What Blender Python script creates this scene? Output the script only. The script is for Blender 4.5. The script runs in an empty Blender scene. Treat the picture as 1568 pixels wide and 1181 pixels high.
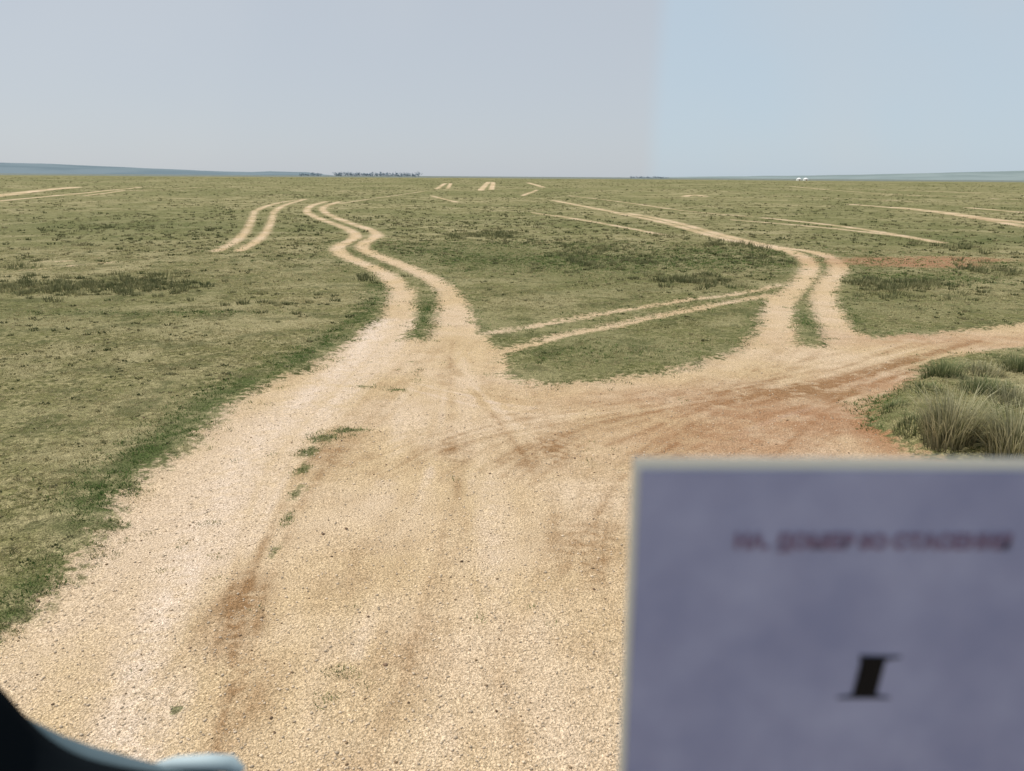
import bpy, bmesh, math, numpy as np
from mathutils import Matrix, Vector
rng=np.random.default_rng(7)
scene=bpy.context.scene
scene.view_settings.view_transform='Standard'
scene.view_settings.look='None'; scene.view_settings.exposure=0
# ------------------------------------------------------------ camera
H=3.5; F=1178.0; CX,CY=784.0,590.5
cd=bpy.data.cameras.new("camera"); cam=bpy.data.objects.new("camera",cd)
scene.collection.objects.link(cam); scene.camera=cam
cd.lens=36*F/1568; cd.sensor_width=36; cd.clip_start=0.05; cd.clip_end=30000
R=(Matrix.Rotation(math.radians(90-15.2),4,'X')@Matrix.Rotation(math.radians(0.4),4,'Z'))
cam.matrix_world=Matrix.Translation((0,0,H))@R
cd.dof.use_dof=True; cd.dof.focus_distance=11; cd.dof.aperture_fstop=3.2
# ------------------------------------------------------------ noise + terrain
T=rng.random((256,256)).astype(np.float32)
def vn(x,y,s=1.0,o=0):
    x=np.asarray(x,dtype=np.float64)/s+o*17.3+1000; y=np.asarray(y,dtype=np.float64)/s+o*5.7+1000
    ix=np.floor(x).astype(np.int64); iy=np.floor(y).astype(np.int64)
    fx=x-ix; fy=y-iy; fx=fx*fx*(3-2*fx); fy=fy*fy*(3-2*fy)
    a=T[ix&255,iy&255];b=T[(ix+1)&255,iy&255];c=T[ix&255,(iy+1)&255];d=T[(ix+1)&255,(iy+1)&255]
    return (a*(1-fx)+b*fx)*(1-fy)+(c*(1-fx)+d*fx)*fy
def ss(t):
    t=np.clip(t,0,1); return t*t*(3-2*t)
def terr(x,y):
    r=np.hypot(x,y)
    z=2.5*ss((r-60)/240)-1.4*ss((r-330)/700)
    z=z+0.5*(vn(x,y,70,1)-.5)*ss((r-70)/150)*(1-ss((r-900)/600))
    z=z+0.10*(vn(x,y,14,2)-.5)*ss((r-12)/40)
    return z
def ray(u,v):
    d=R.to_3x3()@Vector(((u-CX)/F,-(v-CY)/F,-1)); return np.array(d)
tt=np.geomspace(3,340,1500)
def G(u,v):
    """surveyed ground point: where the sight line meets the terrain"""
    d=ray(u,v); k=tt/np.hypot(d[0],d[1])
    x=d[0]*k; y=d[1]*k; z=H+d[2]*k
    below=np.nonzero(z<=terr(x,y))[0]
    i=below[0] if len(below) else len(tt)-60
    return (x[i],y[i])
def GL(pts): return [G(*p) for p in pts]
# ------------------------------------------------------------ layout of roads
main_px=[(-420,1250),(-200,1085),(0,964),(45,935),(100,880),(165,810),(185,752),(290,682),(345,625),(400,592),(470,565),(530,527),(582,487),(598,445),(632,440),(637,480),(622,518),(655,521),(668,490),(670,445),(698,442),(722,480),(733,508),(772,545),(778,580),(860,588),(935,580),(1060,563),(1128,537),(1158,505),(1172,452),(1212,450),(1212,528),(1262,530),(1247,470),(1272,455),(1300,500),(1332,517),(1400,513),(1480,505),(1568,495),(1750,476),(1750,515),(1568,531),(1430,548),(1392,585),(1335,620),(1325,650),(1395,692),(1568,745),(1900,880)]
MAIN=GL(main_px)+[(9,2),(6,-40),(-5.5,-40)]
def pl(pts,w): return (GL(pts),w)
ROADS=[
 pl([(612,505),(616,480),(618,460),(606,435),(585,415),(545,400),(515,386),(520,376),(548,364),(538,352),(490,336),(466,324),(478,314),(500,309)],0.35),
 pl([(705,505),(703,480),(692,455),(670,432),(630,412),(585,395),(553,382),(556,372),(580,362),(572,353),(535,342),(500,328),(490,318),(520,309)],0.35),
 pl([(1190,530),(1190,490),(1196,460),(1225,435),(1243,412),(1235,395),(1205,383),(1150,374),(1100,364),(1040,347),(990,335),(945,327)],0.38),
 pl([(1290,520),(1270,485),(1258,455),(1265,432),(1288,412),(1275,396),(1245,385),(1180,378),(1105,360),(1050,345),(1005,334),(960,327)],0.38),
 pl([(735,513),(830,497),(950,475),(1060,460),(1150,447),(1195,436)],0.15),
 pl([(760,542),(850,516),(950,496),(1080,470),(1180,452)],0.19),
]
FAR=[
 pl([(330,385),(360,372),(380,352),(390,325)],0.26),
 pl([(365,385),(395,370),(412,350),(420,324)],0.26),
 pl([(388,326),(402,317),(440,308),(470,305)],0.3),
 pl([(418,326),(432,315),(465,306)],0.3),
 pl([(-60,306),(0,300),(60,292),(115,287)],1.3),
 pl([(-40,312),(60,302),(140,295),(215,287)],0.5),
 pl([(668,290),(682,281)],0.45), pl([(686,289),(690,281)],0.4),
 pl([(736,292),(744,283),(748,279)],0.6), pl([(752,291),(755,283),(755,279)],0.55),
 pl([(800,300),(822,291)],0.35), pl([(808,280),(832,287)],0.6),
 pl([(815,326),(870,334),(960,349),(1015,360)],0.26),
 pl([(850,330),(900,338),(985,354)],0.22),
 pl([(845,307),(900,317),(950,327)],0.45),
 pl([(1048,301),(1062,298),(1080,301)],0.7),
 pl([(1300,313),(1400,321),(1480,331),(1568,347),(1700,368)],0.55),
 pl([(1370,318),(1450,326),(1510,336),(1568,341),(1700,352)],1.0),
 pl([(1480,318),(1568,326),(1700,335)],0.6),
 pl([(1300,290),(1390,292),(1500,296)],0.7),
 pl([(1170,334),(1260,343),(1340,354),(1440,372)],0.4),
 pl([(1120,337),(1260,348),(1380,362)],0.3),
 pl([(1180,300),(1290,304),(1400,309)],0.4),
 pl([(870,300),(960,310),(1060,325),(1150,332)],0.28),
 pl([(1200,285),(1330,297),(1568,306)],0.4),
 pl([(660,300),(700,310)],0.3),
 pl([(-40,420),(60,412),(180,401)],0.13),
 pl([(-40,408),(60,403),(150,396)],0.10),
 pl([(130,300),(190,292)],0.4),
 pl([(520,312),(600,300),(650,293)],0.2),
 pl([(200,292),(330,286)],0.4),
]
def segdist(x,y,P,Q):
    dx,dy=Q[0]-P[0],Q[1]-P[1]; L=dx*dx+dy*dy+1e-9
    t=np.clip(((x-P[0])*dx+(y-P[1])*dy)/L,0,1)
    return np.hypot(x-P[0]-t*dx,y-P[1]-t*dy)
def smooth(P,n=3):
    P=np.array(P)
    for _ in range(n-1):
        Q=[P[0]]
        for a,b in zip(P[:-1],P[1:]): Q+= [a*.75+b*.25,a*.25+b*.75]
        Q.append(P[-1]); P=np.array(Q)
    return P
def sd_lines(x,y,lines,M=3.0):
    out=np.full(x.shape,-M)
    for P,w in lines:
        P=smooth(P)
        lo=P.min(0)-M; hi=P.max(0)+M
        idx=np.nonzero((x>lo[0])&(x<hi[0])&(y>lo[1])&(y<hi[1]))[0]
        if not len(idx): continue
        xs=x[idx];ys=y[idx]; best=np.full(len(idx),99.)
        for a,b in zip(P[:-1],P[1:]):
            m=(xs>min(a[0],b[0])-M)&(xs<max(a[0],b[0])+M)&(ys>min(a[1],b[1])-M)&(ys<max(a[1],b[1])+M)
            j=np.nonzero(m)[0]
            if len(j): best[j]=np.minimum(best[j],segdist(xs[j],ys[j],a,b))
        out[idx]=np.maximum(out[idx],w-best)
    return out
def sd_poly(x,y,P,M=3.0):
    ins=np.zeros(x.shape,bool); best=np.full(x.shape,M)
    n=len(P)
    for i in range(n):
        a=P[i];b=P[(i+1)%n]
        if a[1]!=b[1]:
            c=((a[1]>y)!=(b[1]>y))&(x<(b[0]-a[0])*(y-a[1])/(b[1]-a[1])+a[0])
            ins^=c
        m=(x>min(a[0],b[0])-M)&(x<max(a[0],b[0])+M)&(y>min(a[1],b[1])-M)&(y<max(a[1],b[1])+M)
        j=np.nonzero(m)[0]
        if len(j): best[j]=np.minimum(best[j],segdist(x[j],y[j],a,b))
    return np.where(ins,best,-best)
def blobs(x,y,L):
    out=np.zeros(x.shape)
    for (u,v,rx,ry,amp) in L:
        cx,cy=G(u,v)
        out=np.maximum(out,amp*np.exp(-(((x-cx)/rx)**2+((y-cy)/ry)**2)))
    return out
def strokes(x,y,L):
    out=np.zeros(x.shape)
    for P,w,amp in L:
        d=w-sd_lines(x,y,[(P,w)],M=4*w)
        g=amp*np.exp(-(d/w)**2); g[d>3.9*w]=0
        out=out+g
    return out
WEEDS=[(530,657,.30,.14,1),(495,668,.22,.22,1),(472,690,.16,.28,1),(465,715,.12,.3,.9),(455,750,.12,.3,.8),(605,595,.28,.09,.85),(628,552,.2,.12,.7),(268,1083,.05,.06,.9),(560,590,.3,.15,.65),(440,790,.10,.3,.7),(420,840,.08,.3,.65),(190,745,.2,.15,.9),(170,805,.2,.15,.9),(60,900,.2,.15,.8),(15,945,.2,.15,1)]
BANK=[(1500,640,3.6,3.6,1)]
RED=[(1385,402,4.0,2.6,1),(1460,397,3.5,1.6,.9),(1250,640,2.6,1.3,.9),(1130,670,1.8,1.2,.75),(1340,660,.7,1.4,1.0),(1380,590,1.3,.9,.7),(1480,520,4,1,.5),(1080,610,3,1.0,.45),(1560,392,3,1.0,.4),(1480,335,8,4,.35)]
WORN=[(360,930,.30,.7,.75),(380,1060,.28,.5,.5),(500,690,.5,.8,.4),(850,690,.35,.7,.55),(900,830,.35,.5,.5),(700,690,.5,.5,.3),(1250,600,1.6,.5,.5),(650,1010,.5,.5,.25),(560,860,.3,.8,.4)]
sg=np.random.default_rng(3)
def family(pts,n,off,w,amp):
    P=np.array(GL(pts)); tang=np.gradient(P,axis=0); tang/=np.linalg.norm(tang,axis=1)[:,None]; nrm=np.stack([-tang[:,1],tang[:,0]],1)
    out=[]
    for _ in range(n):
        o0,o1=sg.normal(0,off,2); t=np.linspace(0,1,len(P))[:,None]
        out.append((list(P+nrm*(o0*(1-t)+o1*t)),w*(.6+.8*sg.random()),amp*(.5+.8*sg.random())))
    return out
DARK=[]
for pts,n,off,w,amp in [
 ([(300,1200),(352,1000),(400,850),(480,700),(600,590),(670,520)],9,.35,.05,.15),
 ([(620,1200),(640,950),(660,760),(680,640),(700,520)],8,.45,.05,.12),
 ([(860,1000),(850,860),(840,740),(800,650),(720,540)],7,.35,.05,.11),
 ([(940,900),(925,820),(960,700),(1080,610),(1200,530)],9,.35,.05,.16),
 ([(560,720),(700,660),(860,635),(1050,600),(1250,570),(1450,530)],13,.45,.045,.18),
 ([(740,720),(840,665),(960,632),(1120,608),(1300,580),(1430,550)],11,.4,.045,.19),
 ([(1000,700),(1120,630),(1300,585),(1500,520)],11,.4,.055,.25),
 ([(1120,720),(1230,655),(1330,600),(1420,560)],9,.35,.06,.26),
 ([(600,560),(760,600),(950,620),(1200,570)],5,.4,.05,.14)]: DARK+=family(pts,n,off,w,amp)
LIGHT=[]
for pts,n,off,w,amp in [
 ([(200,1150),(270,940),(330,800),(440,660),(560,560),(610,490)],7,.35,.24,.17),
 ([(760,1150),(770,960),(770,800),(720,640),(690,540)],5,.4,.14,.11),
 ([(870,760),(850,700),(790,640),(720,580)],3,.15,.08,.15),
 ([(1100,690),(1230,640),(1330,610),(1390,575)],5,.3,.06,.28),
 ([(600,600),(800,650),(1000,640),(1200,600),(1450,530)],5,.5,.06,.18),
 ([(560,1000),(580,850),(640,720),(650,600)],4,.3,.1,.14)]: LIGHT+=family(pts,n,off,w,amp)
GREEN=[(450,580,.8,3,.5),(640,490,.5,5,.9),(1235,490,.5,5,.9),(820,535,3,1.2,.4),(240,480,3.2,.4,.7),(1400,425,4,2.0,.7),(1500,365,6,4,.6),(640,385,4,4,.6),(1000,400,14,4,.75),(1100,385,6,3,.65),(800,375,9,3,.55),(1340,510,2,.5,.5),(960,545,4,1,.3),(230,345,20,5,.4),(700,340,20,8,.3)]
VERGE=[(GL([(-60,975),(20,935),(75,880),(140,805),(165,755)]),.28,.8),(GL([(165,755),(215,700),(290,645),(350,600),(420,565),(490,535),(545,500),(580,465),(590,435)]),.50,.95),(GL([(1405,545),(1370,590),(1320,625),(1335,670)]),.3,1.),(GL([(735,505),(712,465),(690,432)]),.2,.7),(GL([(1135,535),(1162,500),(1176,455)]),.25,.8),(GL([(1310,500),(1280,462)]),.3,.8),(GL([(570,408),(535,390)]),.3,1.),(GL([(500,372),(530,366)]),.3,1.)]
def greenf(x,y): return np.clip(np.maximum(blobs(x,y,GREEN),strokes(x,y,VERGE)*np.clip(.35+1.5*(vn(x,y,1.1,41)*.6+vn(x,y,.4,42)*.5-.2),0,1)),0,1)
def masks(x,y):
    m=np.maximum(sd_poly(x,y,MAIN),sd_lines(x,y,ROADS))
    f=sd_lines(x,y,FAR)
    return m,f
def height(x,y,sd):
    z=terr(x,y)
    bank=blobs(x,y,BANK)
    z=z+0.26*ss(-sd/0.5)*bank
    r=np.hypot(x,y); near=1-ss((r-25)/30)
    z=z-0.035*ss((sd+.1)/.3)*near
    z=z+(0.05*(vn(x,y,1.7,3)-.5)+0.03*(vn(x,y,.5,4)-.5))*near*np.where(sd>0,.35,1)
    return z
# ------------------------------------------------------------ node helpers
class NT:
    def __init__(s,mat): s.t=mat.node_tree; s.t.nodes.clear()
    def n(s,ty,**k):
        nd=s.t.nodes.new(ty)
        for a,b in k.items():
            if a=='ins':
                for i,v in b.items():
                    if hasattr(v,'is_output') : s.t.links.new(v,nd.inputs[i])
                    else: nd.inputs[i].default_value=v
            else: setattr(nd,a,b)
        return nd
    def math(s,op,a,b=0.,c=0.,clamp=False):
        nd=s.n('ShaderNodeMath',operation=op,use_clamp=clamp,ins={0:a,1:b,2:c}); return nd.outputs[0]
    def noise(s,vec,scale,detail=4,rough=.55):
        return s.n('ShaderNodeTexNoise',ins={'Vector':vec,'Scale':scale,'Detail':detail,'Roughness':rough}).outputs[0]
    def mr(s,v,a,b,c=0.,d=1.,sm=True):
        nd=s.n('ShaderNodeMapRange',interpolation_type='SMOOTHSTEP' if sm else 'LINEAR',ins={0:v,1:a,2:b,3:c,4:d}); return nd.outputs[0]
    def mix(s,f,a,b,mode='MIX'):
        nd=s.n('ShaderNodeMix',data_type='RGBA',blend_type=mode,ins={0:f})
        for i,v in ((6,a),(7,b)):
            if hasattr(v,'is_output'): s.t.links.new(v,nd.inputs[i])
            else: nd.inputs[i].default_value=(*v,1)
        return nd.outputs[2]
    def attr(s,name,o=2): return s.n('ShaderNodeAttribute',attribute_name=name).outputs[o]
    def out(s,col,rough=.9,spec=.1,bump=None,**k):
        p=s.n('ShaderNodeBsdfPrincipled',ins={'Roughness':rough,'Specular IOR Level':spec})
        if hasattr(col,'is_output'): s.t.links.new(col,p.inputs['Base Color'])
        else: p.inputs['Base Color'].default_value=(*col,1)
        if bump is not None: s.t.links.new(bump,p.inputs['Normal'])
        o=s.n('ShaderNodeOutputMaterial'); s.t.links.new(p.outputs[0],o.inputs[0]); return p
def newmat(name):
    m=bpy.data.materials.new(name); m.use_nodes=True; return m,NT(m)
# ------------------------------------------------------------ ground material
gm,N=newmat("steppe_soil_and_grass")
pos=N.n('ShaderNodeNewGeometry').outputs['Position']
rad=N.n('ShaderNodeVectorMath',operation='LENGTH',ins={0:pos}).outputs['Value']
nb=N.noise(pos,.05,2); nl=N.noise(pos,.35,3); nm=N.noise(pos,2.2,3,.6); nf=N.noise(pos,9,3,.65); ng=N.noise(pos,52,2,.7); nx=N.noise(pos,160,0,.6)
nc=N.noise(pos,.9,3,.7)
sd=N.attr('road'); grn=N.attr('green'); red=N.attr('red'); tone=N.attr('tone'); weed=N.attr('weed')
edge=N.math('MULTIPLY',N.math('SUBTRACT',nm,.5),.7)
edge2=N.math('MULTIPLY',N.math('SUBTRACT',nf,.5),1.0)
e=N.math('ADD',N.math('ADD',sd,edge),edge2)
wd=N.math('MULTIPLY',N.mr(N.math('ADD',weed,N.math('MULTIPLY',N.math('SUBTRACT',nf,.5),1.6)),.4,.8),.8)
road=N.math('MULTIPLY',N.mr(e,-.14,.14),N.math('SUBTRACT',1.,wd),clamp=True)
wear=N.mr(N.math('ADD',N.math('MULTIPLY',nl,.5),N.math('MULTIPLY',nm,.5)),.38,.58,.4,1.)
wear=N.math('MAXIMUM',wear,N.mr(rad,45,75,1.,0.))
road=N.math('MULTIPLY',road,wear)
# grass
g1=N.mix(N.mr(nf,.36,.62),(.09,.088,.032),(.37,.32,.165))
g2=N.mix(N.math('MULTIPLY',N.mr(nm,.38,.66),.7),g1,(.155,.15,.055))
g3=N.mix(N.math('MULTIPLY',N.mr(nl,.42,.62),.6),g2,(.40,.34,.19))
g4=N.mix(N.math('MULTIPLY',N.mr(nb,.42,.60),.5),g3,(.13,.14,.05))
dkc=N.math('MULTIPLY',N.mr(nc,.52,.62),.55)
g4=N.mix(dkc,g4,(.078,.088,.032))
gmask=N.math('MULTIPLY',grn,N.mr(nm,.30,.55))
gmask=N.math('MAXIMUM',gmask,wd)
g5=N.mix(N.math('MULTIPLY',gmask,.85,clamp=True),g4,(.06,.088,.024))
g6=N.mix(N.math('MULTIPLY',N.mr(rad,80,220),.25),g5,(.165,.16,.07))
g6=N.mix(N.mr(rad,350,1500),g6,(.16,.18,.16))  # distance haze mixed into the far ground's base colour
gr=N.mix(N.mr(ng,.3,.7),(.45,.45,.45),(1.5,1.5,1.5)); g7=N.mix(1.,g6,gr,'MULTIPLY')
# dirt
d1=N.mix(N.mr(nl,.35,.65),(.62,.47,.29),(.68,.53,.375))
d2=N.mix(N.math('MULTIPLY',N.mr(nm,.40,.72),.4),d1,(.50,.36,.215))
tn=N.math('MULTIPLY',tone,N.mr(N.math('ADD',N.math('MULTIPLY',nm,.5),N.math('MULTIPLY',nf,.5)),.32,.62,.25,1.5))
d3=N.mix(N.math('MULTIPLY',N.math('MAXIMUM',tn,0.),1.0,clamp=True),d2,(.32,.195,.10))
lt=N.math('MULTIPLY',N.math('MULTIPLY',tn,-1.3),1.,clamp=True)
d4=N.mix(lt,d3,(.78,.64,.52))
d5=N.mix(N.math('MULTIPLY',red,N.mr(nm,.25,.6,.5,1.),clamp=True),d4,(.38,.205,.11))
gg=N.mix(N.mr(ng,.28,.72),(.60,.58,.54),(1.3,1.3,1.3)); d6=N.mix(1.,d5,gg,'MULTIPLY')
vor=N.n('ShaderNodeTexVoronoi',ins={'Vector':pos,'Scale':60.}).outputs[0]
vcol=N.mix(N.mr(nx,.35,.65),(.74,.71,.67),(1.2,1.2,1.2)); d7=N.mix(1.,d6,vcol,'MULTIPLY')
redg=N.mix(N.math('MULTIPLY',N.math('MULTIPLY',N.mr(N.math('ADD',red,N.math('MULTIPLY',N.math('SUBTRACT',nm,.5),1.)),.35,.75),N.mr(rad,14,18)),.9,clamp=True),g7,(.34,.185,.105))
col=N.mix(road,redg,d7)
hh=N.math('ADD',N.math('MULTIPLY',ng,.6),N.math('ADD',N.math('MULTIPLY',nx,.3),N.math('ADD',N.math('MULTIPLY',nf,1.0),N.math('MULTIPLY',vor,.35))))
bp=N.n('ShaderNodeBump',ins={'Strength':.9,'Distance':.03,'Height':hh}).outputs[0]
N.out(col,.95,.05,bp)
# ------------------------------------------------------------ ground mesh
radii=np.concatenate([[.02,1.,2.,2.8],1/np.linspace(1/3.2,1/40,560),np.geomspace(40,330,220)[1:],np.geomspace(330,14000,40)[1:]])
fa=np.radians(np.linspace(-46,46,1150)); ca=np.radians(np.linspace(46,314,70))[1:-1]
az=np.concatenate([fa,ca]); nr,na=len(radii),len(az)
RR,AA=np.meshgrid(radii,az,indexing='ij')
X=(RR*np.sin(AA)).ravel(); Y=(RR*np.cos(AA)).ravel()
sm,sf=masks(X,Y); SD=np.maximum(sm,sf); Z=height(X,Y,SD)
weeda=blobs(X,Y,WEEDS); greena=greenf(X,Y); reda=blobs(X,Y,RED); tonea=strokes(X,Y,DARK)-strokes(X,Y,LIGHT)+blobs(X,Y,WORN)
def make_mesh(name,V,F4,attrs,mat):
    me=bpy.data.meshes.new(name); n=len(V); m,k=F4.shape
    me.vertices.add(n); me.vertices.foreach_set('co',V.astype(np.float32).ravel())
    me.loops.add(m*k); me.loops.foreach_set('vertex_index',F4.astype(np.int32).ravel())
    me.polygons.add(m); me.polygons.foreach_set('loop_start',np.arange(0,m*k,k,dtype=np.int32))
    try: me.polygons.foreach_set('loop_total',np.full(m,k,dtype=np.int32))
    except Exception: pass
    for an,(ty,arr) in attrs.items():
        at=me.attributes.new(an,ty,'POINT')
        at.data.foreach_set('color' if ty=='FLOAT_COLOR' else 'value',arr.astype(np.float32).ravel())
    me.update(calc_edges=True); me.validate()
    me.materials.append(mat)
    o=bpy.data.objects.new(name,me); scene.collection.objects.link(o); return o
i=np.arange(nr-1)[:,None]*na; j=np.arange(na)[None,:]; j2=(j+1)%na
Fq=np.stack([i+j,i+na+j,i+na+j2,i+j2],-1).reshape(-1,4)[:, ::-1]
A={'road':SD,'green':greena,'red':reda,'tone':tonea,'weed':weeda}
def sub(name,fmask,lift):
    f=Fq[fmask]; u,inv=np.unique(f,return_inverse=True)
    V=np.stack([X[u],Y[u],Z[u]+lift],1)
    o=make_mesh(name,V,inv.reshape(-1,4),{k:('FLOAT',v[u]) for k,v in A.items()},gm)
    o.data.polygons.foreach_set('use_smooth',np.ones(len(o.data.polygons),bool)); return o
sub("grassland_ground",np.ones(len(Fq),bool),0)
fm=sm[Fq].max(1); ff=sf[Fq].max(1); fr=np.hypot(X,Y)[Fq].min(1)
isroad=(fm>-.6)&(fr<340)&(fr>.5)
sub("dirt_road",isroad,.005)
sub("dirt_track",(ff>-.6)&~isroad&(fr<340),.005)
# ------------------------------------------------------------ blades
def tri_mesh(name,V,C,mat):
    n=len(V)//3
    return make_mesh(name,V,np.arange(3*n).reshape(-1,3),{'Col':('FLOAT_COLOR',np.concatenate([C,np.ones((len(C),1))],1))},mat)
bm_,N=newmat("grass_blades"); c=N.attr('Col',0)
p=N.out(c,.75,.15)
tl_=N.n('ShaderNodeBsdfTranslucent'); N.t.links.new(c,tl_.inputs[0])
mx=N.n('ShaderNodeMixShader',ins={0:.3}); N.t.links.new(p.outputs[0],mx.inputs[1]); N.t.links.new(tl_.outputs[0],mx.inputs[2])
N.t.links.new(mx.outputs[0],[q for q in N.t.nodes if q.type=='OUTPUT_MATERIAL'][0].inputs[0])
def tufts(name,x,y,nb,hgt,spread,wid,colr,zoff=0.,lean=.5,tipc=(1,1,1)):
    sdm=np.maximum(*masks(x,y)); z=height(x,y,sdm)+zoff
    n=len(x); k=nb
    a=rng.random((n,k))*2*np.pi; rr=np.sqrt(rng.random((n,k)))*spread[:,None]
    bx=x[:,None]+rr*np.cos(a); by=y[:,None]+rr*np.sin(a); bz=np.repeat(z[:,None],k,1)-.004
    h=hgt[:,None]*(.55+.6*rng.random((n,k)))
    la=a+rng.normal(0,.6,(n,k)); l=lean*h*(.2+rng.random((n,k)))
    tx=bx+l*np.cos(la); ty=by+l*np.sin(la); tz=bz+h
    wa=rng.random((n,k))*np.pi; w=wid[:,None]*(.6+.8*rng.random((n,k)))/2
    v0=np.stack([bx-w*np.cos(wa),by-w*np.sin(wa),bz],-1); v1=np.stack([bx+w*np.cos(wa),by+w*np.sin(wa),bz],-1); v2=np.stack([tx,ty,tz],-1)
    V=np.stack([v0,v1,v2],2).reshape(-1,3)
    cc=colr[:,None,:]*(.7+.6*rng.random((n,k,1)))
    C=np.stack([cc*.8,cc*.8,cc*1.15*np.array(tipc)],2).reshape(-1,3)
    return tri_mesh(name,V,C,bm_)
def sample_polar(n,r0,r1,p,amax=44):
    u=rng.random(n)
    if abs(p)<1e-6: r=r0*(r1/r0)**u
    else: r=(r0**p+u*(r1**p-r0**p))**(1/p)
    a=np.radians((rng.random(n)*2-1)*amax); return r*np.sin(a),r*np.cos(a),r
STRAW=np.array([.54,.46,.26]); OLIVE=np.array([.19,.185,.068]); DGREEN=np.array([.085,.14,.036])
x,y,r=sample_polar(180000,4,45,.15)
sdv=np.maximum(*masks(x,y)); w_=blobs(x,y,WEEDS); gv0=greenf(x,y)
jit=(vn(x,y,.5,8)-.5)*1.0+(vn(x,y,.15,9)-.5)*.6
keep=((sdv+jit)<-.03)|(((w_+jit*1.)>.5)&(rng.random(len(x))<.85))
dens=vn(x,y,.9,11)*.6+vn(x,y,.3,12)*.4
keep&=(rng.random(len(x))<(.10+1.5*(dens-.27)))|(rng.random(len(x))<gv0)|(w_>.4)
x,y,r,sdv,w_,dens,gv0=[q[keep] for q in (x,y,r,sdv,w_,dens,gv0)]
gv=np.maximum(np.maximum(gv0,.35*ss((sdv+.8)/.7)),w_)
gsel=rng.random(len(x))<gv*.8
mixf=np.clip(vn(x,y,2.5,15)*.6+rng.random(len(x))*.8-.05,0,1)[:,None]
colr=OLIVE*(1-mixf)+STRAW*mixf; colr[gsel]=DGREEN*(.6+.9*rng.random((gsel.sum(),1)))
s=.6+.8*rng.random(len(x))**1.5
tufts("steppe_grass",x,y,6,(.024+.0004*r)*s*(1+.4*gsel),(.035+.0016*r)*s,.0035+.0009*r,colr,lean=1.1)
# darker low herbs / shrublets dotted over the plain
x,y,r=sample_polar(42000,7,290,.6)
sdv=np.maximum(*masks(x,y)); k=(sdv<-.25)&(rng.random(len(x))<.15+.85*ss((vn(x,y,9,20)*.6+vn(x,y,2.5,21)*.5-.3)/.4))&(blobs(x,y,RED)<.4)
x,y,r=x[k],y[k],r[k]
mixf=(rng.random(len(x))**1.5)[:,None]
colr=np.array([.065,.082,.03])*(1-mixf)+np.array([.32,.28,.15])*mixf
s=(.25+.75*rng.random(len(x))**3)*np.clip(r/55,.22,1)
tufts("steppe_shrublets",x,y,11,.17*s,.24*s,.03+.06*s,colr,lean=.7)
# longer bands of dark tall grass
bands=[((0,442),(300,440),150,.17),((0,432),(250,432),70,.15),((705,362),(790,360),60,.25),((890,402),(1010,400),60,.16),((1020,432),(1110,432),60,.2),((1300,440),(1440,437),90,.2),((1480,410),(1568,415),30,.2),
 ((1085,372),(1160,378),22,.3),((1440,378),(1470,380),12,.4),((90,350),(250,348),50,.2),((380,300),(620,298),50,.2),((850,395),(900,392),20,.2),((560,425),(590,432),12,.2),((0,412),(30,412),14,.25),((220,425),(240,423),6,.3),((250,440),(470,470),30,.12),((1010,362),(1030,364),8,.3),((770,365),(960,385),60,.15),((1100,395),(1200,400),40,.15),((740,400),(900,420),30,.1)]
bx=[];by=[];bs=[]
for p0,p1,n,s0 in bands:
    a=np.array(G(*p0));b=np.array(G(*p1)); t=rng.random(n)[:,None]
    q=a+(b-a)*t; d=np.hypot(*q.T)
    q[:,0]+=rng.normal(0,.5,n); q[:,1]+=rng.normal(0,.035,n)*d
    bx.append(q[:,0]);by.append(q[:,1]);bs.append(s0*(.4+.8*rng.random(n)))
bx=np.concatenate(bx);by=np.concatenate(by);bs=np.concatenate(bs)
k=np.maximum(*masks(bx,by))<-.1; bx,by,bs=bx[k],by[k],bs[k]
mixf=(rng.random(len(bx))**1.3)[:,None]
tufts("tall_grass_patches",bx,by,30,bs,bs*1.3,.03+0*bs,np.array([.10,.115,.05])*(1-mixf)+np.array([.30,.28,.14])*mixf,lean=.6)
# ------------------------------------------------------------ feather grass tussocks
def tussock(u,v,hgt,n,rad_,seed,straw=.5):
    g=np.random.default_rng(seed); cx,cy=G(u,v)
    a=g.random(n)*2*np.pi; rr=np.sqrt(g.random(n))*rad_; L=hgt*(.5+.6*g.random(n))
    out=(.15+.55*g.random(n))*L*(.4+rr/rad_)
    la=a+g.normal(0,.35,n); w=.004+.003*g.random(n); wa=la+np.pi/2
    x0=cx+rr*np.cos(a); y0=cy+rr*np.sin(a)
    z0=height(x0,y0,np.maximum(*masks(x0,y0)))-.01
    ts=np.array([0,.35,.7,1.]); V=[];C=[]
    f=g.random(n)[:,None]; base=np.array([.17,.18,.08])*(1-f)+np.array([.66,.60,.38])*f if straw>.3 else np.array([.09,.14,.05])*(1-f)+np.array([.36,.36,.18])*f
    P=[]
    for t in ts:
        px=x0+out*t**1.8*np.cos(la); py=y0+out*t**1.8*np.sin(la); pz=z0+L*(t-.28*t**3*(out/L))
        ww=w*(1-t)**.6 if t<1 else w*0
        P.append((np.stack([px-ww*np.cos(wa),py-ww*np.sin(wa),pz],1),np.stack([px+ww*np.cos(wa),py+ww*np.sin(wa),pz],1),base*(.3+.9*t)))
    for a_,b_ in zip(P[:-1],P[1:]):
        V+= [np.stack([a_[0],a_[1],b_[1]],1).reshape(-1,3),np.stack([a_[0],b_[1],b_[0]],1).reshape(-1,3)]
        C+= [np.stack([a_[2],a_[2],b_[2]],1).reshape(-1,3),np.stack([a_[2],b_[2],b_[2]],1).reshape(-1,3)]
    tri_mesh("feather_grass_tussock",np.concatenate(V),np.concatenate(C),bm_)
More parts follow.
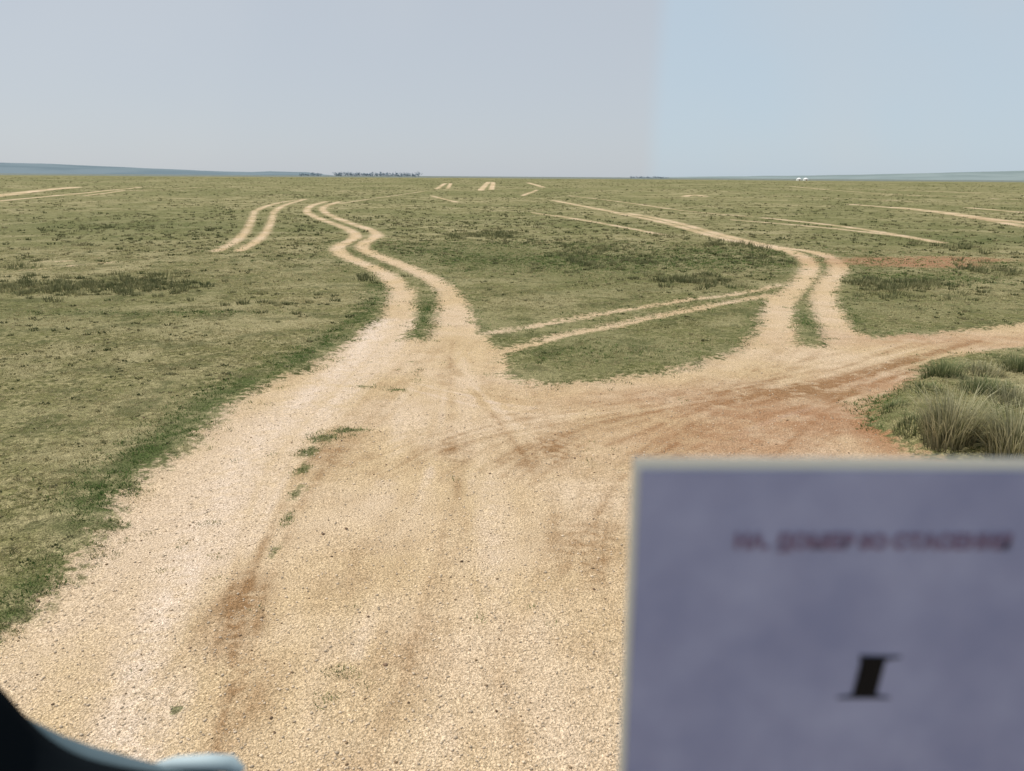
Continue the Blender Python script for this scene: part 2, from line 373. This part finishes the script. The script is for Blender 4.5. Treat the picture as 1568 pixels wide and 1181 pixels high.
for k,(u,v,h_,n,r_,st) in enumerate([(1450,690,.72,700,.34,.5),(1550,716,.72,700,.34,.6),(1620,690,.7,500,.3,.5),(1440,592,.36,360,.34,.1),(1500,585,.26,240,.4,.4),(1560,578,.38,360,.36,.2),(1395,672,.22,200,.24,.1),(1365,640,.14,140,.2,.1),(1500,625,.30,300,.35,.1),(1545,640,.30,300,.35,.5),(1410,620,.16,160,.3,.1),(1640,600,.4,300,.4,.4)]):
    tussock(u,v,h_,n,r_,100+k,st)
# ------------------------------------------------------------ stones
t=(1+5**.5)/2
ico=np.array([(-1,t,0),(1,t,0),(-1,-t,0),(1,-t,0),(0,-1,t),(0,1,t),(0,-1,-t),(0,1,-t),(t,0,-1),(t,0,1),(-t,0,-1),(-t,0,1)])/np.hypot(1,t)
icf=np.array([(0,11,5),(0,5,1),(0,1,7),(0,7,10),(0,10,11),(1,5,9),(5,11,4),(11,10,2),(10,7,6),(7,1,8),(3,9,4),(3,4,2),(3,2,6),(3,6,8),(3,8,9),(4,9,5),(2,4,11),(6,2,10),(8,6,7),(9,8,1)])
sm_,N=newmat("stone"); N.out(N.attr('Col',0),.9,.1)
def stones(name,x,y,s,col):
    n=len(x); sdv=np.maximum(*masks(x,y)); z=height(x,y,sdv)+.005
    P=ico[None]*(.75+.5*rng.random((n,12,1)))*s[:,None,None]*np.array([1,1,.6])*(.7+.6*rng.random((n,1,3)))
    an=rng.random(n)*6.28; c_,s_=np.cos(an)[:,None],np.sin(an)[:,None]
    V=np.stack([x[:,None]+P[...,0]*c_-P[...,1]*s_,y[:,None]+P[...,0]*s_+P[...,1]*c_,z[:,None]+P[...,2]+.25*s[:,None]],-1).reshape(-1,3)
    Ff=(icf[None]+12*np.arange(n)[:,None,None]).reshape(-1,3)
    C=np.repeat(col,12,0); C=np.concatenate([C,np.ones((len(C),1))],1)
    make_mesh(name,V,Ff,{'Col':('FLOAT_COLOR',C)},sm_)
x,y,r=sample_polar(30000,3.2,26,.3,42)
k=np.maximum(*masks(x,y))>.05; x,y,r=x[k],y[k],r[k]
colr=np.array([.62,.49,.35])*(.6+.6*rng.random((len(x),1)))
dk=rng.random(len(x))<.05; colr[dk]=np.array([.22,.15,.09])
s=.003+.006*rng.random(len(x))**3*1.6+.0002*r
stones("road_gravel",x,y,s,colr)
x,y,r=sample_polar(160,3.4,16,.8,36); k=np.maximum(*masks(x,y))>.0; x,y=x[k],y[k]
px=[(750,722),(707,857),(690,880),(58,922),(530,806),(495,815),(590,1015),(880,700),(220,640),(760,1085),(415,1095)]
q=np.array(GL(px)); x=np.concatenate([x,q[:,0]]);y=np.concatenate([y,q[:,1]])
s=np.concatenate([.007+.006*rng.random(len(x)-len(px)),.013+.007*rng.random(len(px))])
stones("loose_stones",x,y,s,np.array([.18,.12,.08])*(.6+.8*rng.random((len(x),1))))
# ------------------------------------------------------------ distant hills
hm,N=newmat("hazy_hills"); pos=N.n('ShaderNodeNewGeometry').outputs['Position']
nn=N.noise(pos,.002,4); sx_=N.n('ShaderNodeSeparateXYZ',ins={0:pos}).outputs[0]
N.out(N.mix(N.mr(sx_,-1000,1500),N.mix(N.mr(nn,.4,.6),(.14,.185,.21),(.17,.215,.24)),N.mix(N.mr(nn,.4,.6),(.19,.235,.235),(.23,.275,.275))),1.,0.)  # bluish aerial haze put into the hills' base colour, paler to the right
ad=np.linspace(-75,75,900)
prof=np.interp(ad,[-75,-50,-33.6,-30,-25,-20,-18.2,-17,-14.5,-13.5,-11.5,7.5,9,14,20,26,33,50,75],[60,88,76,70,48,28,24,32,28,12,-12,-12,6,16,28,44,70,85,60])
prof=prof+3*(vn(ad,ad*0,1.5,31)-.5)+1.2*(vn(ad,ad*0,.4,32)-.5)
rs=[5200,5800,6500,7600]; fr_=[-.1,.45,1.,.0]
V=[]; 
for rr_,ff_ in zip(rs,fr_):
    V.append(np.stack([rr_*np.sin(np.radians(ad)),rr_*np.cos(np.radians(ad)),np.maximum(prof,-12)*ff_-2+ (0 if ff_>0 else -8)],1))
V=np.concatenate(V); n=len(ad); a=np.arange(n-1)
Fh=np.concatenate([np.stack([k*n+a,k*n+a+1,(k+1)*n+a+1,(k+1)*n+a],1) for k in range(3)])
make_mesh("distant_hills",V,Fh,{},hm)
# ------------------------------------------------------------ distant trees (far shelterbelt)
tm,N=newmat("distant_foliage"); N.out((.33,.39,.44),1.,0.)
V=[];
def treeline(u0,u1,n,hmax,dist):
    for u in np.linspace(u0,u1,n):
        az_=math.atan2((u-CX),F)+rng.normal(0,.0006); x0=dist*math.sin(az_); y0=dist*math.cos(az_); z0=1.0
        hh_=hmax*(.6+.5*rng.random())
        for _ in range(26):
            c=np.array([x0,y0,z0+hh_*(.3+.6*rng.random())])+rng.normal(0,1,3)*np.array([3.5,3.5,.12*hh_])
            V.append(c+rng.normal(0,1.6,(3,3)))
        V.append(np.array([[x0-.4,y0,z0-1],[x0+.4,y0,z0-1],[x0,y0,z0+hh_*.7]]))
treeline(470,498,9,9.0,2300); treeline(520,645,50,11.0,2300); treeline(960,1010,10,4,2300)
V=np.concatenate(V); make_mesh("distant_trees",V,np.arange(len(V)).reshape(-1,3),{},tm)
# ------------------------------------------------------------ yurts
wm,N=newmat("white_felt"); N.out((.8,.8,.78),.9,.1)
dm,N=newmat("painted_door"); N.out((.35,.12,.06),.6,.3)
def yurt(u,dist,s=1.):
    az_=math.atan2(u-CX,F); x0=dist*math.sin(az_);y0=dist*math.cos(az_);z0=float(terr(np.array([x0]),np.array([y0]))[0])-.05
    e=bpy.data.objects.new("yurt",None); scene.collection.objects.link(e); e.location=(x0,y0,z0)
    pr=[(2.6,0),(2.65,1.6),(2.75,1.65),(1.7,2.35),(.7,2.8),(.6,2.95),(0.01,3.05)]
    K=24; V=[];Fs=[]
    for r_,z in pr:
        for k in range(K): V.append((r_*s*math.cos(k*2*math.pi/K),r_*s*math.sin(k*2*math.pi/K),z*s))
    for a in range(len(pr)-1):
        for k in range(K): Fs.append((a*K+k,a*K+(k+1)%K,(a+1)*K+(k+1)%K,(a+1)*K+k))
    me=bpy.data.meshes.new("felt_cover"); me.from_pydata(V,[],Fs); me.materials.append(wm)
    o=bpy.data.objects.new("felt_cover",me); scene.collection.objects.link(o); o.parent=e
    me=bpy.data.meshes.new("door"); me.from_pydata([(-.4,-2.68*s,0),(.4,-2.68*s,0),(.4,-2.68*s,1.5*s),(-.4,-2.68*s,1.5*s)],[],[(0,1,2,3)]); me.materials.append(dm)
    o=bpy.data.objects.new("door",me); scene.collection.objects.link(o); o.parent=e
yurt(1206,820,.9); yurt(1216,800,.9)
# ------------------------------------------------------------ paper sign behind the windscreen
def atY(u,v,Y0):
    d=ray(u,v); k=Y0/d[1]; return Vector((d[0]*k,Y0,H+d[2]*k))
sp=bpy.data.objects.new("paper_sign",None); scene.collection.objects.link(sp)
YS=.5; tl=atY(969,701,YS); sp.location=tl; sp.rotation_euler=(0,math.radians(-.3),0)
pm,N=newmat("printed_paper"); tc=N.n('ShaderNodeTexCoord').outputs['Object']
n1=N.noise(tc,9,3); n2=N.noise(tc,30,3)
pc=N.mix(N.mr(n1,.3,.7),(.225,.255,.44),(.32,.355,.56)); pc=N.mix(N.mr(n2,.35,.7,0.,.35),pc,(.26,.285,.47))
N.out(pc,.6,.2)
lm,N=newmat("laminate_edge"); N.out((.66,.68,.66),.5,.3)
im,N=newmat("brown_print"); N.out((.19,.15,.25),.7,.1)
km,N=newmat("black_print"); N.out((.006,.006,.008),.7,.1)
def box(name,x0,x1,z0,z1,y0,y1,mat,parent,bev=.001):
    b=bmesh.new(); bmesh.ops.create_cube(b,size=1)
    for v in b.verts: v.co=Vector(((x0+x1)/2+v.co.x*(x1-x0),(y0+y1)/2+v.co.y*(y1-y0),(z0+z1)/2+v.co.z*(z1-z0)))
    if bev: bmesh.ops.bevel(b,geom=b.edges[:],offset=bev,segments=2,affect='EDGES')
    me=bpy.data.meshes.new(name); b.to_mesh(me); b.free(); me.materials.append(mat)
    o=bpy.data.objects.new(name,me); scene.collection.objects.link(o); o.parent=parent; return o
box("laminate_border",0,.40,-.283,0,.0,.0016,lm,sp,.0006)
box("sheet",.0055,.3945,-.2775,-.009,-.0022,-.0005,pm,sp,0)
def text(name,body,x,z,size,mat,sx=1.,bold=0.):
    c=bpy.data.curves.new(name,'FONT'); c.body=body; c.size=size; c.extrude=.0002; c.offset=bold; c.space_character=1.03; c.space_word=.8
    o=bpy.data.objects.new(name,c); scene.collection.objects.link(o)
    o.rotation_euler=(math.pi/2,0,0); o.location=(x,-.003,z); o.scale=(sx,1,1)
    bpy.context.view_layer.update()
    me=bpy.data.meshes.new_from_object(o.evaluated_get(bpy.context.evaluated_depsgraph_get())); 
    o2=bpy.data.objects.new(name,me); o2.location=o.location; o2.rotation_euler=o.rotation_euler; o2.scale=o.scale
    bpy.data.objects.remove(o); scene.collection.objects.link(o2); me.materials.clear(); me.materials.append(mat); o2.parent=sp
text("heading_text","НА. ДОМЕР SO СТАСЕНИЯ",.074,-.067,.0150,im,1.0,.0008)
gl=[(-.0115,-.0155),(-.024,-.0175),(-.024,-.0186),(.020,-.0186),(.020,-.0175),(.008,-.0155),(.0115,.0135),(.024,.0158),(.024,.0168),(-.010,.0175),(-.0085,.012)]
b=bmesh.new(); vs=[b.verts.new((x_*.92+.183,-.003,z_*1.03-.172)) for x_,z_ in gl]; b.faces.new(vs)
me=bpy.data.meshes.new("large_numeral"); b.to_mesh(me); b.free(); me.materials.append(km)
o=bpy.data.objects.new("large_numeral",me); scene.collection.objects.link(o); o.parent=sp
# ------------------------------------------------------------ dashboard corner
db=bpy.data.objects.new("dashboard",None); scene.collection.objects.link(db)
dk_,N=newmat("dark_dashboard_plastic"); N.out((.004,.006,.008),.9,.05)
tr_,N=newmat("trim_blue_reflection"); N.out((.085,.125,.145),.6,.2)  # bluish reflection on the dark trim, put into its base colour
pv_,N=newmat("pale_highlight"); N.out((.36,.45,.48),.5,.3)  # pale bluish highlight on the dashboard edge, painted as a coloured strip
YD=.62
prof_px=[(-260,900),(-120,975),(-40,1018),(0,1050),(40,1098),(80,1136),(130,1162),(190,1176),(260,1184),(380,1192),(520,1215)]
P=[np.array(atY(u,v,YD)) for u,v in prof_px]
for _ in range(3):
    Q=[P[0]]
    for a,b_ in zip(P[:-1],P[1:]): Q+=[a*.75+b_*.25,a*.25+b_*.75]
    Q.append(P[-1]); P=Q
V=[];Fs=[]; m=len(P)
for dy,dz in ((0,0),(-.01,-.001),(-.03,-.008),(-.10,-.05),(-.22,-.16)):
    for q in P: V.append((q[0],q[1]+dy,q[2]+dz))
for q in P: V.append((q[0],q[1]+.01,q[2]-.25))
rows=[5,0,1,2,3,4]
for a,b_ in zip(rows[:-1],rows[1:]):
    for k in range(m-1): Fs.append((a*m+k,a*m+k+1,b_*m+k+1,b_*m+k))
me=bpy.data.meshes.new("cowl"); me.from_pydata(V,[],Fs); me.materials.append(dk_)
me.polygons.foreach_set('use_smooth',np.ones(len(me.polygons),bool))
o=bpy.data.objects.new("cowl",me); scene.collection.objects.link(o); o.parent=db
def tube(name,pts,rad_,mat):
    c=bpy.data.curves.new(name,'CURVE'); c.dimensions='3D'; c.bevel_depth=1.; c.bevel_resolution=4; c.use_fill_caps=True
    s_=c.splines.new('POLY'); s_.points.add(len(pts)-1)
    for p_,q,r_ in zip(s_.points,pts,rad_): p_.co=(*q,1); p_.radius=r_
    o=bpy.data.objects.new(name,c); scene.collection.objects.link(o); o.parent=db; c.materials.append(mat)
tp=[atY(u,v,YD+.012) for u,v in [(10,1085),(45,1115),(85,1143),(130,1163),(190,1178),(250,1190),(330,1200)]]
tube("edge_trim",tp,[.003,.007,.011,.013,.012,.010,.009],tr_)
tp=[atY(u,v,YD+.02) for u,v in [(238,1174),(270,1171),(320,1169),(352,1170),(366,1184)]]
tube("pale_strip",tp,[.004,.008,.009,.009,.008],pv_)
# ------------------------------------------------------------ light
EL,AZ=56,-65   # azimuth from +Y toward +X
sl=bpy.data.lights.new("sun",'SUN'); sl.energy=4.1; sl.angle=math.radians(.6); sl.color=(1,.96,.89)
so=bpy.data.objects.new("sun",sl); scene.collection.objects.link(so)
d=Vector((math.sin(math.radians(AZ))*math.cos(math.radians(EL)),math.cos(math.radians(AZ))*math.cos(math.radians(EL)),math.sin(math.radians(EL))))
so.rotation_euler=d.to_track_quat('Z','Y').to_euler()
w=bpy.data.worlds.new("World"); scene.world=w; w.use_nodes=True
N=NT(w)
sky=N.n('ShaderNodeTexSky',sky_type='NISHITA',sun_disc=False,sun_elevation=math.radians(EL),sun_rotation=math.radians(AZ),altitude=1200,air_density=1.,dust_density=2.5,ozone_density=1.)
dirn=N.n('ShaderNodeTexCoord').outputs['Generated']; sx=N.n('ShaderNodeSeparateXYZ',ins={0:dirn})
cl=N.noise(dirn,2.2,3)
refl_side=N.mr(sx.outputs[0],.155,.185)  # windscreen reflection painted into the sky as a bluer right part
hz=N.mix(refl_side,(5.5,5.95,6.5),(5.35,6.4,7.3))
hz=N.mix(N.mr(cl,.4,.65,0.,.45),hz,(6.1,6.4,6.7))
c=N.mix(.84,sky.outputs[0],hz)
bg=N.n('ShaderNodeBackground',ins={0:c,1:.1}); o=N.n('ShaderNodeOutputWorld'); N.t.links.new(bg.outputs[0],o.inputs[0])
